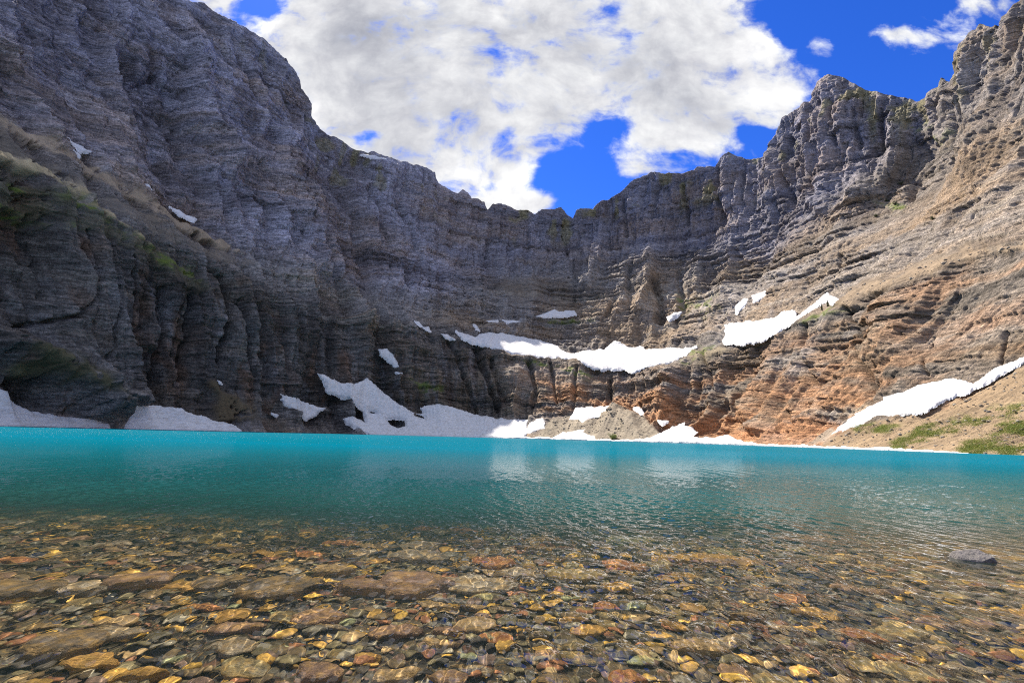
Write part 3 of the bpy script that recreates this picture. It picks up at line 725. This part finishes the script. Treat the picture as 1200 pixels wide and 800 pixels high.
tag(o, 'grey boulder breaking the water surface on the right, its front face dark', 'boulder')

# countless small stones and gravel
def gravel(N_):
    base = [stone_shape(700 + k, 2, flat=[.3, .42, .24][k % 3], nplanes=7, sharp=40) for k in range(10)]
    y = 1.9 + 8.6 * rng.rand(N_) ** .8; x = rng.uniform(-1, 1, N_) * (1.12 * y + .8)
    w = .5 * (.03 + .15 * rng.rand(N_) ** 2.4) * (1 + .10 * (y - 3)); rz = rng.uniform(0, 6.28, N_); k = rng.randint(10, size=N_)
    sq = rng.uniform(.6, 1.1, N_); pal = np.array([[.26,.11,.04],[.44,.26,.045],[.17,.14,.06],[.20,.18,.12],[.06,.05,.035],[.17,.11,.07],[.32,.22,.09],[.26,.27,.12],[.55,.34,.05],[.13,.09,.035]])
    pc = rng.choice(10, size=N_, p=[.08,.15,.2,.12,.1,.08,.12,.02,.05,.08]); Vs = []; Fs = []; Cs = []; off = 0
    zb = bed_z(x, y)
    F0 = base[0][1]; nv = len(base[0][0]); B = np.array([b[0] for b in base])[k]
    c, s = np.cos(rz)[:, None], np.sin(rz)[:, None]; tl = rng.normal(0, .25, (N_, 1))
    vx = B[..., 0] * w[:, None]; vy = B[..., 1] * w[:, None]; vz = B[..., 2] * (w * sq)[:, None] + tl * vx * .5
    V = np.stack([vx * c - vy * s + x[:, None], vx * s + vy * c + y[:, None], vz + (zb + w * sq * .25)[:, None]], -1)
    F_ = F0[None] + (np.arange(N_) * nv)[:, None, None]
    C_ = np.repeat((pal[pc] * rng.uniform(.9, 1.65, (N_, 1)))[:, None], nv, 1)
    return V.reshape(-1, 3), F_.reshape(-1, 3), C_.reshape(-1, 3)
V, F_, C_ = gravel(12000)
m = mesh_np('gravel', V, F_, smooth=False); vcol(m, 'albedo', C_)
mt, n = material('gravel'); pos = n.n('ShaderNodeNewGeometry').outputs['Position']
c = n.mix(n.mr(n.noise(pos, 40.0, 4, .6), .35, .65, .0, .5), n.n('ShaderNodeVertexColor', layer_name='albedo').outputs[0], (.05, .045, .03))
n.n('ShaderNodeOutputMaterial', {0: n.n('ShaderNodeBsdfPrincipled', {'Base Color': c, 'Roughness': .85, 'Normal': n.n('ShaderNodeBump', {'Height': n.noise(pos, 60.0, 3), 'Strength': .5, 'Distance': .01})})})
m.materials.append(mt); gv = link(bpy.data.objects.new('gravel', m)); tag(gv, 'small golden and brown stones and gravel on the lake bed', 'gravel', kind='stuff')
for o in (gv, bed): o.cycles.is_caustics_receiver = True
print('stones', time.time() - T0)

# ------------------------------------------------------------------ lake water
def lake():
    azf = math.radians(54)
    az = np.concatenate([np.linspace(math.radians(-86), -azf, 60)[:-1], np.linspace(-azf, azf, 1150), np.linspace(azf, math.radians(86), 60)[1:]])
    r = np.concatenate([np.exp(np.linspace(math.log(.9), math.log(18), 860)), np.exp(np.linspace(math.log(18), 0, 2)[1:]) * 0 + 0])[:860]
    A, Rr = np.meshgrid(az, r)
    px0, _ = to_px(az, 0 * az); De = D_shore(px0) + 4
    t = np.linspace(0, 1, 431)[1:, None]
    far = np.exp(math.log(18) * (1 - t) + np.log(De)[None] * t)
    Rr = np.concatenate([Rr, far], 0); A = np.broadcast_to(az, Rr.shape)
    X = Rr * np.sin(A); Y = Rr * np.cos(A)
    dr = np.gradient(Rr, axis=0)
    Z = np.zeros_like(X); g = np.random.RandomState(5)
    wpx = .25 * fbm(X / 2.3, Y / 2.3, 0, 2, 501); wpy = .25 * fbm(X / 2.3, Y / 2.3, 9, 2, 502)
    patch = 1 + .7 * fbm(X / 3.5, Y / 6, 0, 2, 503)
    for k in range(46):
        L = .055 * (18 ** (g.rand() ** 1.15)); a = g.normal(.1, .32) if k % 4 else g.uniform(-1.7, 1.7)
        amp = L * .0048 * g.uniform(.6, 1.3)
        fade = sstep(2.2, 4.5, L / dr)
        ph = ((X + wpx) * math.cos(a) + (Y + wpy) * math.sin(a)) * 6.2832 / L + g.uniform(0, 6.28)
        Z += amp * fade * patch * (np.sin(ph) + .25 * np.sin(2 * ph + .6))
    Z *= sstep(.9, 1.6, Rr)
    m = mesh_np('lake_water', np.stack([X, Y, Z], -1), grid_faces(len(az), len(Rr)))
    vfloat(m, 'depth', -bed_z(X, Y)); vfloat(m, 'dist', Rr)
    o = link(bpy.data.objects.new('lake_water', m)); tag(o, kind='structure'); o.cycles.is_caustics_caster = True
    return o
lk = lake()
mt, n = material('glacial_water')
pos = n.n('ShaderNodeNewGeometry').outputs['Position']
dep = n.n('ShaderNodeAttribute', attribute_name='depth').outputs['Fac']; dist = n.n('ShaderNodeAttribute', attribute_name='dist').outputs['Fac']
# suspended glacial flour: the deeper the water, the less of the bed is seen through it
dn = n.math('ADD', dep, n.math('MULTIPLY', n.math('SUBTRACT', n.noise(n.vm('MULTIPLY', pos, (.35, .7, 1)), 1.0, 3), .5), .35))
milk = n.math('SUBTRACT', 1.0, n.math('EXPONENT', n.math('MULTIPLY', n.math('POWER', n.math('MULTIPLY', n.math('MAXIMUM', dn, 0.0), 0.88), 1.65), -1.0)))
body = n.ramp(n.mr(dep, .3, 16, 0, 1, 'LINEAR'), [(0, (.05, .085, .055)), (.06, (.022, .10, .085)), (.2, (.006, .105, .115)), (.5, (.003, .15, .21)), (.9, (.0, .20, .31))])
body = n.mix(.38, body, (.0, .012, .016))
body = n.mix(n.mr(n.noise(n.vm('MULTIPLY', pos, (.012, .05, 1)), 1.0, 4), .35, .65, 0, .3), body, (.004, .11, .13))
# ripples smaller than the mesh can carry
w1 = n.noise(n.vm('MULTIPLY', pos, (1.6, 1.0, 1)), 1.0, 5, .6); w2 = n.noise(n.vm('MULTIPLY', pos, (6, 4, 1)), 1.0, 3, .6)
hh = n.math('ADD', n.math('MULTIPLY', w1, n.mr(dist, 10, 60, 0, .38)), n.math('MULTIPLY', w2, n.mr(dist, 8, 30, 0, .09)))
bp = n.n('ShaderNodeBump', {'Height': hh, 'Strength': 1.0, 'Distance': 1.0})
rough = n.mr(dist, 15, 150, 0.0, .1)
glass = n.n('ShaderNodeBsdfGlass', {'Roughness': 0.0, 'IOR': 1.33, 'Normal': bp}); 
fr = n.math('MULTIPLY', n.n('ShaderNodeFresnel', {'IOR': 1.33, 'Normal': bp}).outputs[0], n.mr(dist, 9, 60, 1.0, .25))
dif = n.n('ShaderNodeBsdfDiffuse', {'Color': body, 'Normal': bp}); glo = n.n('ShaderNodeBsdfGlossy', {'Roughness': rough, 'Normal': bp})
opq = n.n('ShaderNodeMixShader', {0: fr, 1: dif, 2: glo})
n.n('ShaderNodeOutputMaterial', {0: n.n('ShaderNodeMixShader', {0: milk, 1: glass, 2: opq})})
lk.data.materials.append(mt)
print('lake', time.time() - T0)
# ------------------------------------------------------------------ growth on the slopes
def project(P):
    q = P - np.array([0, 0, CAMH]); d = q @ Fw; return 600 + FPX * (q @ Rt) / d, 400 - FPX * (q @ Up) / d
TP = TG['P'].reshape(-1, 3); TPX, TPY = project(TP)
def ground(px, py):
    return TP[np.argmin((TPX - px) ** 2 + (TPY - py) ** 2)]

def leaf_mat(name, c1, c2):
    mt, n = material(name); pos = n.n('ShaderNodeNewGeometry').outputs['Position']
    c = n.mix(n.mr(n.noise(pos, .8, 3, .6), .35, .65), c1, c2)
    d = n.n('ShaderNodeBsdfPrincipled', {'Base Color': c, 'Roughness': .7}); t_ = n.n('ShaderNodeBsdfTranslucent', {'Color': c})
    n.n('ShaderNodeOutputMaterial', {0: n.n('ShaderNodeMixShader', {0: .25, 1: d, 2: t_})}); return mt
GREEN = leaf_mat('willow_leaf', (.10, .15, .03), (.19, .21, .05)); NEEDLE = leaf_mat('fir_needle', (.035, .06, .02), (.06, .08, .025)); TURF = leaf_mat('grass', (.11, .18, .02), (.28, .27, .07))
mt, n = material('bark'); n.n('ShaderNodeOutputMaterial', {0: n.n('ShaderNodeBsdfPrincipled', {'Base Color': n.mix(n.noise(n.n('ShaderNodeNewGeometry').outputs['Position'], 3.0), (.10, .07, .05), (.16, .13, .10)), 'Roughness': .9})}); BARK = mt

def leaf_mesh(name, Cn, size, droop, mat):
    """many small pointed leaves, one quad each"""
    k = len(Cn); a = rng.uniform(0, 6.28, k); up = rng.normal(droop, .45, k)
    d = np.stack([np.cos(a), np.sin(a), up], -1); d /= np.linalg.norm(d, axis=1, keepdims=True)
    sd = np.cross(d, rng.normal(size=(k, 3))); sd /= np.linalg.norm(sd, axis=1, keepdims=True)
    sz = size * rng.uniform(.6, 1.3, k)[:, None]
    V = np.stack([Cn - d * sz * .5, Cn + sd * sz * .3, Cn + d * sz * .6, Cn - sd * sz * .3], 1)
    m = mesh_np(name, V, np.arange(k * 4).reshape(-1, 4), smooth=False); m.materials.append(mat); return m

def stem_mesh(name, segs):
    V = []; F_ = []
    for p, q, r0, r1 in segs:
        p = np.array(p, float); q = np.array(q, float); d = (q - p) / np.linalg.norm(q - p); a = np.cross(d, [.3, .9, .2]); a /= np.linalg.norm(a); b = np.cross(d, a); o = len(V)
        for c_, r_ in ((p, r0), (q, r1)):
            for j in range(7): V.append(c_ + r_ * (a * math.cos(j * .8976) + b * math.sin(j * .8976)))
        for j in range(7): F_.append([o + j, o + (j + 1) % 7, o + 7 + (j + 1) % 7, o + 7 + j])
    m = mesh_np(name, np.array(V), np.array(F_)); m.materials.append(BARK); return m

def plant(kind, px, py, h, label, cat, group, wide=.5):
    g = ground(px, py); root = link(bpy.data.objects.new(kind, None)); root.location = g - np.array([0, 0, .3]); tag(root, label, cat, group)
    if cat == 'fir tree':
        st = stem_mesh('trunk', [((0, 0, 0), (0, 0, h * .95), h * .03, h * .006)] + [((0, 0, z), (math.cos(a) * h * .2 * (1 - z / h), math.sin(a) * h * .2 * (1 - z / h), z - h * .02), h * .008, h * .002) for z, a in zip(np.linspace(h * .1, h * .9, 22), np.arange(22) * 2.4)])
        k = 1500; z = h * (.06 + .94 * rng.rand(k) ** 1.3); tier = .75 + .25 * np.cos(z / h * 50); rr = h * .24 * (1 - z / h) * tier * rng.rand(k) ** .5 + .03; a = rng.uniform(0, 6.28, k); rr *= .8 + .3 * np.cos(a * 3 + h)
        C_ = np.stack([rr * np.cos(a), rr * np.sin(a), z], -1); lm = leaf_mesh('crown', C_, h * .06, -.3, NEEDLE)
    else:
        segs = []; Cs = []
        for j in range(11):
            a = rng.uniform(0, 6.28); L = h * rng.uniform(.5, 1.0); q = np.array([math.cos(a) * h * wide * rng.uniform(.3, 1), math.sin(a) * h * wide * rng.uniform(.3, 1), L * .85])
            segs.append(((q[0] * .1, q[1] * .1, 0), q, h * .02, h * .006))
            for t_ in np.linspace(.35, 1.05, 5): Cs.append(q * t_ + rng.normal(size=(60, 3)) * h * .11)
        st = stem_mesh('stem', segs); C_ = np.concatenate(Cs); C_[:, 2] = np.abs(C_[:, 2]); lm = leaf_mesh('foliage', C_, h * .07, .2, GREEN if cat == 'bush' else NEEDLE)
    for m in (st, lm):
        o = link(bpy.data.objects.new(m.name.split('.')[0], m)); o.parent = root
plant('willow_bush', 719, 515, 6.5, 'round green willow bush at the foot of the tan scree cone', 'bush', None, .7)
plant('fir_tree', 963, 363, 6.5, 'left small dark fir on the green lip beside the right bench snowfield', 'fir tree', 'small firs on the green lip')
plant('fir_tree', 970, 360, 7.5, 'right small dark fir on the green lip beside the right bench snowfield', 'fir tree', 'small firs on the green lip')
for px, py, h, lb in ((1040, 237, 5, 'widest dark shrub on the ledge below the right-hand peak'), (1049, 240, 4, 'dark shrub just right of the widest one below the right-hand peak'), (1056, 217, 4.5, 'topmost dark shrub on the ledge below the right-hand peak'),
                      (1094, 257, 3.5, 'single dark shrub farthest right on the grey slope below the peak'), (1026, 254, 3.5, 'lowest left dark shrub below the right-hand peak')):
    plant('dwarf_fir_shrub', px, py, h, lb, 'shrub', 'dark shrubs on the slope below the right-hand peak', .9)

sel = np.where((TG['gr'].ravel() > .55) & (TG['px'].ravel() > 985) & (TG['px'].ravel() < 1400) & (TPY > 462))[0]
if len(sel):
    wgt = sstep(-.25, .3, fbm(TP[sel, 0] / 9, TP[sel, 1] / 9, TP[sel, 2] / 5, 4, 141, .6)) + .02; wgt /= wgt.sum()
    g = TP[rng.choice(sel, 90000, p=wgt)] + np.stack([rng.normal(0, 1.0, 90000), rng.normal(0, 1.0, 90000), rng.uniform(-.3, .15, 90000)], -1)
    o = link(bpy.data.objects.new('alpine_grass', leaf_mesh('alpine_grass', g, .32, 1.2, TURF))); tag(o, 'bright green grass on the scree slope at the right shore', 'grass', kind='stuff')

def rubble():
    sel = np.where((TG['sc'].ravel() > .8) & (TG['px'].ravel() > 590) & (TG['px'].ravel() < 1350) & (TPY > 250))[0]
    k = 3600; q = TP[rng.choice(sel, k)] + rng.normal(0, .6, (k, 3)) * np.array([1, 1, .2])
    base = [stone_shape(760 + j, 2, flat=[.5, .42, .6][j % 3], nplanes=7, sharp=40) for j in range(8)]
    B = np.array([b[0] for b in base])[rng.randint(8, size=k)]; nv = B.shape[1]; F0 = base[0][1]
    w = (.18 + .9 * rng.rand(k) ** 5) * np.hypot(q[:, 0], q[:, 1]) / 330; rz = rng.uniform(0, 6.28, k); c, s = np.cos(rz)[:, None], np.sin(rz)[:, None]
    vx, vy, vz = (B[..., i] * w[:, None] for i in range(3))
    V = np.stack([vx * c - vy * s + q[:, :1], vx * s + vy * c + q[:, 1:2], vz + q[:, 2:]], -1)
    C_ = np.array([[.32, .28, .23], [.26, .22, .18], [.34, .26, .19], [.20, .18, .16], [.40, .36, .30]])[rng.randint(5, size=k)]
    m = mesh_np('scree_rubble', V.reshape(-1, 3), (F0[None] + (np.arange(k) * nv)[:, None, None]).reshape(-1, 3), smooth=False); vcol(m, 'albedo', np.repeat(C_[:, None], nv, 1).reshape(-1, 3))
    m.materials.append(bpy.data.materials['gravel']); tag(link(bpy.data.objects.new('scree_rubble', m)), 'loose grey and tan stones strewn over the scree slopes', 'scree', kind='stuff')
rubble()

def ice():
    xs = np.arange(588, 1136, .5); az, _ = from_px(xs, 505 + .0265 * xs); D = D_shore(xs)
    k = np.arange(9); prof = np.array([[-2.6, -.3], [-2.6, .12], [-2.5, .42], [-2.0, .62], [-1.0, .72], [0, .8], [1.0, .9], [2.5, 1.1], [4.5, 1.0]])
    hh = .75 + .9 * np.maximum(fbm(xs / 6, 0, 0, 4, 801, .6) + .25, -.5); hh *= sstep(588, 600, xs) * (.35 + .65 * sstep(1136, 1040, xs)) * (1 + .8 * sstep(730, 760, xs) * sstep(900, 860, xs))
    ww = 1.4 * fbm(xs / 9, 3, 0, 4, 803, .6)
    V = []
    for i in range(9):
        d = D + prof[i, 0] * 1.3 - 1.0 + ww; V.append(np.stack([d * np.sin(az), d * np.cos(az), prof[i, 1] * hh * D / 300 + (.06 * fbm(xs / 1.5, i, 0, 2, 805) if i > 1 else 0)], -1))
    m = mesh_np('ice_shelf', np.stack(V), grid_faces(len(xs), 9)); m.materials.append(SNOWM); o = link(bpy.data.objects.new('ice_shelf', m))
    tag(o, 'thin white ledge of ice along the far shore below the orange cliff', 'ice')
ice()
print('growth', time.time() - T0)
#ENDPART2
# ------------------------------------------------------------------ sun, sky, clouds
SUN_AZ, SUN_EL = math.radians(-28), math.radians(51)
sdir = np.array([math.sin(SUN_AZ) * math.cos(SUN_EL), math.cos(SUN_AZ) * math.cos(SUN_EL), math.sin(SUN_EL)])
l = bpy.data.lights.new('sun', 'SUN'); l.energy = 5.0; l.angle = math.radians(.5); l.color = (1, .90, .77)
try: l.cycles.is_caustics_light = True
except Exception: pass
so = link(bpy.data.objects.new('sun', l))
from mathutils import Vector, Matrix
so.rotation_euler = Vector(sdir).to_track_quat('Z', 'Y').to_euler()

w = bpy.data.worlds.new('World'); SC.world = w; w.use_nodes = True
n = NT(w.node_tree)
sky = n.n('ShaderNodeTexSky', sky_type='NISHITA', sun_disc=False, sun_elevation=SUN_EL, sun_rotation=SUN_AZ, altitude=2000, air_density=1.0, dust_density=.3, ozone_density=3.0).outputs[0]
dr = n.n('ShaderNodeTexCoord').outputs['Generated']
sep = n.n('ShaderNodeSeparateXYZ', {0: dr}); dx, dy, dz = sep.outputs
yy = n.math('MAXIMUM', dy, .12)
u = n.math('DIVIDE', dx, yy); v = n.math('DIVIDE', dz, yy)
uv = n.n('ShaderNodeCombineXYZ', {0: u, 1: v, 2: 0.0}).outputs[0]
def uvof(x, y):
    az, e = from_px(np.float64(x), np.float64(y)); return math.tan(az), e / math.cos(az)
wv = n.n('ShaderNodeTexNoise', {'Vector': uv, 'Scale': 3.0, 'Detail': 4.0})
uvw = n.vm('ADD', uv, n.vm('MULTIPLY', n.vm('SUBTRACT', wv.outputs['Color'], (.5, .5, .5)), (.16, .12, 0)))
def field(blobs):
    acc = None
    for x, y, rx, ry, wt in blobs:
        cu, cv = uvof(x, y); u2, _ = uvof(x + rx, y); _, v2 = uvof(x, y - ry)
        q = n.vm('MULTIPLY', n.vm('SUBTRACT', uvw, (cu, cv, 0)), (1 / abs(u2 - cu), 1 / abs(v2 - cv), 0))
        g = n.math('MULTIPLY', n.math('EXPONENT', n.math('MULTIPLY', n.vm('DOT_PRODUCT', q, q), -1.0)), wt)
        acc = g if acc is None else n.math('ADD', acc, g)
    return acc
BL = [(340,60,55,60,1),(250,-20,50,30,1),(420,50,100,90,1.2),(560,50,150,120,1.2),(520,170,100,60,1.1),(700,30,140,95,1.1),(830,115,85,55,1.1),(800,20,90,70,.8),(600,232,60,16,.8),(885,95,50,50,.8),
 (400,125,40,40,.7),(760,165,50,30,.5),(580,120,90,60,.6),(960,60,16,22,.55),(1060,45,60,16,.55),(1170,8,40,16,.7),(845,20,8,40,.5),(643,235,18,9,.6),(700,203,14,8,.55),(735,195,30,12,.4),
 (500,-150,500,120,.9),(1100,-200,300,80,.8),(-300,-200,200,200,.8),(-700,200,300,200,.8),(1700,-100,300,150,.9),
 (318,2,38,30,-1.1),(358,78,14,10,-.6),(432,155,28,17,-1.2),(672,200,46,42,-1.0),(715,150,34,18,-.8),(650,120,14,10,-.7),(575,215,16,8,-.6),(780,180,30,8,-.35),(905,160,30,14,-.6),(836,55,14,26,-1.0),(630,140,16,26,-.45),(560,225,22,9,-.5),(880,150,50,16,-.5),(965,20,60,60,-.35)]
fld = n.math('SMOOTH_MIN', field(BL), .85, .5)
def puffs(off):
    p = n.vm('ADD', uvw, (off[0], off[1], 0))
    a = n.noise(p, 3.4, 9, .6); b = n.noise(n.vm('MULTIPLY', p, (1.0, 1.5, 1)), 9.0, 8, .62)
    bil = n.math('ABSOLUTE', n.math('SUBTRACT', n.noise(p, 6.5, 6, .55), .5))
    return n.math('ADD', n.math('ADD', n.math('MULTIPLY', n.math('SUBTRACT', a, .5), 1.9), n.math('MULTIPLY', n.math('SUBTRACT', b, .5), 1.7)), n.math('MULTIPLY', n.math('SUBTRACT', .09, bil), 2.0))
pf = puffs((0, 0)); pf2 = puffs((-.05, .07))
dens = n.math('ADD', fld, pf)
cov = n.math('MAXIMUM', n.mr(dens, .27, .86), n.math('MAXIMUM', n.mr(dy, .1, -.3, 0, .55), n.mr(dz, .73, .82, 0, .95)))  # unseen cloud behind and overhead, added for neutral fill light and reflections
GREY = [(470,70,80,90,.7),(430,10,70,50,.35),(600,150,60,40,.25),(720,60,90,60,.8),(640,20,70,40,.4),(850,130,60,30,.35),(560,110,50,50,.5)]
gf = n.math('ADD', field(GREY), n.math('MULTIPLY', n.math('SUBTRACT', n.noise(uvw, 4.0, 8, .6), .5), 4.0))
lit = n.mix(n.mr(gf, -.2, 1.8, 0, 1, 'LINEAR'), (.95, .95, .96), (.26, .28, .36))
lit = n.mix(n.mr(dens, .4, 1.0, .25, 1), (.70, .78, .95), lit)
hs = n.n('ShaderNodeHueSaturation', {'Hue': .507, 'Saturation': 1.28, 'Value': 1.0, 'Color': sky}).outputs[0]
skyl = n.mix(1.0, hs, (.36, .46, .76), 'MULTIPLY')
sh = n.mr(n.math('SUBTRACT', pf2, pf), -.9, .9, .26, -.34, 'LINEAR')
lit = n.mix(1.0, lit, n.n('ShaderNodeCombineColor', {0: n.math('ADD', 1.0, sh), 1: n.math('ADD', 1.0, sh), 2: n.math('ADD', 1.0, n.math('MULTIPLY', sh, .85))}).outputs[0], 'MULTIPLY')
bgs = n.n('ShaderNodeBackground', {0: skyl, 1: .15}); bgc = n.n('ShaderNodeBackground', {0: lit, 1: .52})
n.n('ShaderNodeOutputWorld', {0: n.n('ShaderNodeMixShader', {0: cov, 1: bgs, 2: bgc})})

# ------------------------------------------------------------------ camera and output
cam = bpy.data.cameras.new('camera'); co = link(bpy.data.objects.new('camera', cam))
cam.sensor_width = 36; cam.lens = 36 * FPX / W0; cam.clip_end = 6000; cam.clip_start = .05
M = Matrix([[Rt[0], Up[0], -Fw[0], 0], [Rt[1], Up[1], -Fw[1], 0], [Rt[2], Up[2], -Fw[2], CAMH], [0, 0, 0, 1]])
co.matrix_world = M; SC.camera = co
SC.view_settings.view_transform = 'Standard'; SC.view_settings.look = 'None'; SC.view_settings.gamma = 1; SC.view_settings.use_curve_mapping = False
SC.view_settings.exposure = 1.0
SC.cycles.sample_clamp_direct = 2.0; SC.cycles.sample_clamp_indirect = 3.0; SC.cycles.use_denoising = False
SC.cycles.pixel_filter_type = 'BLACKMAN_HARRIS'; SC.cycles.filter_width = 1.1
SC.cycles.max_bounces = 8; SC.cycles.transparent_max_bounces = 8; SC.cycles.diffuse_bounces = 3
print('done', time.time() - T0)
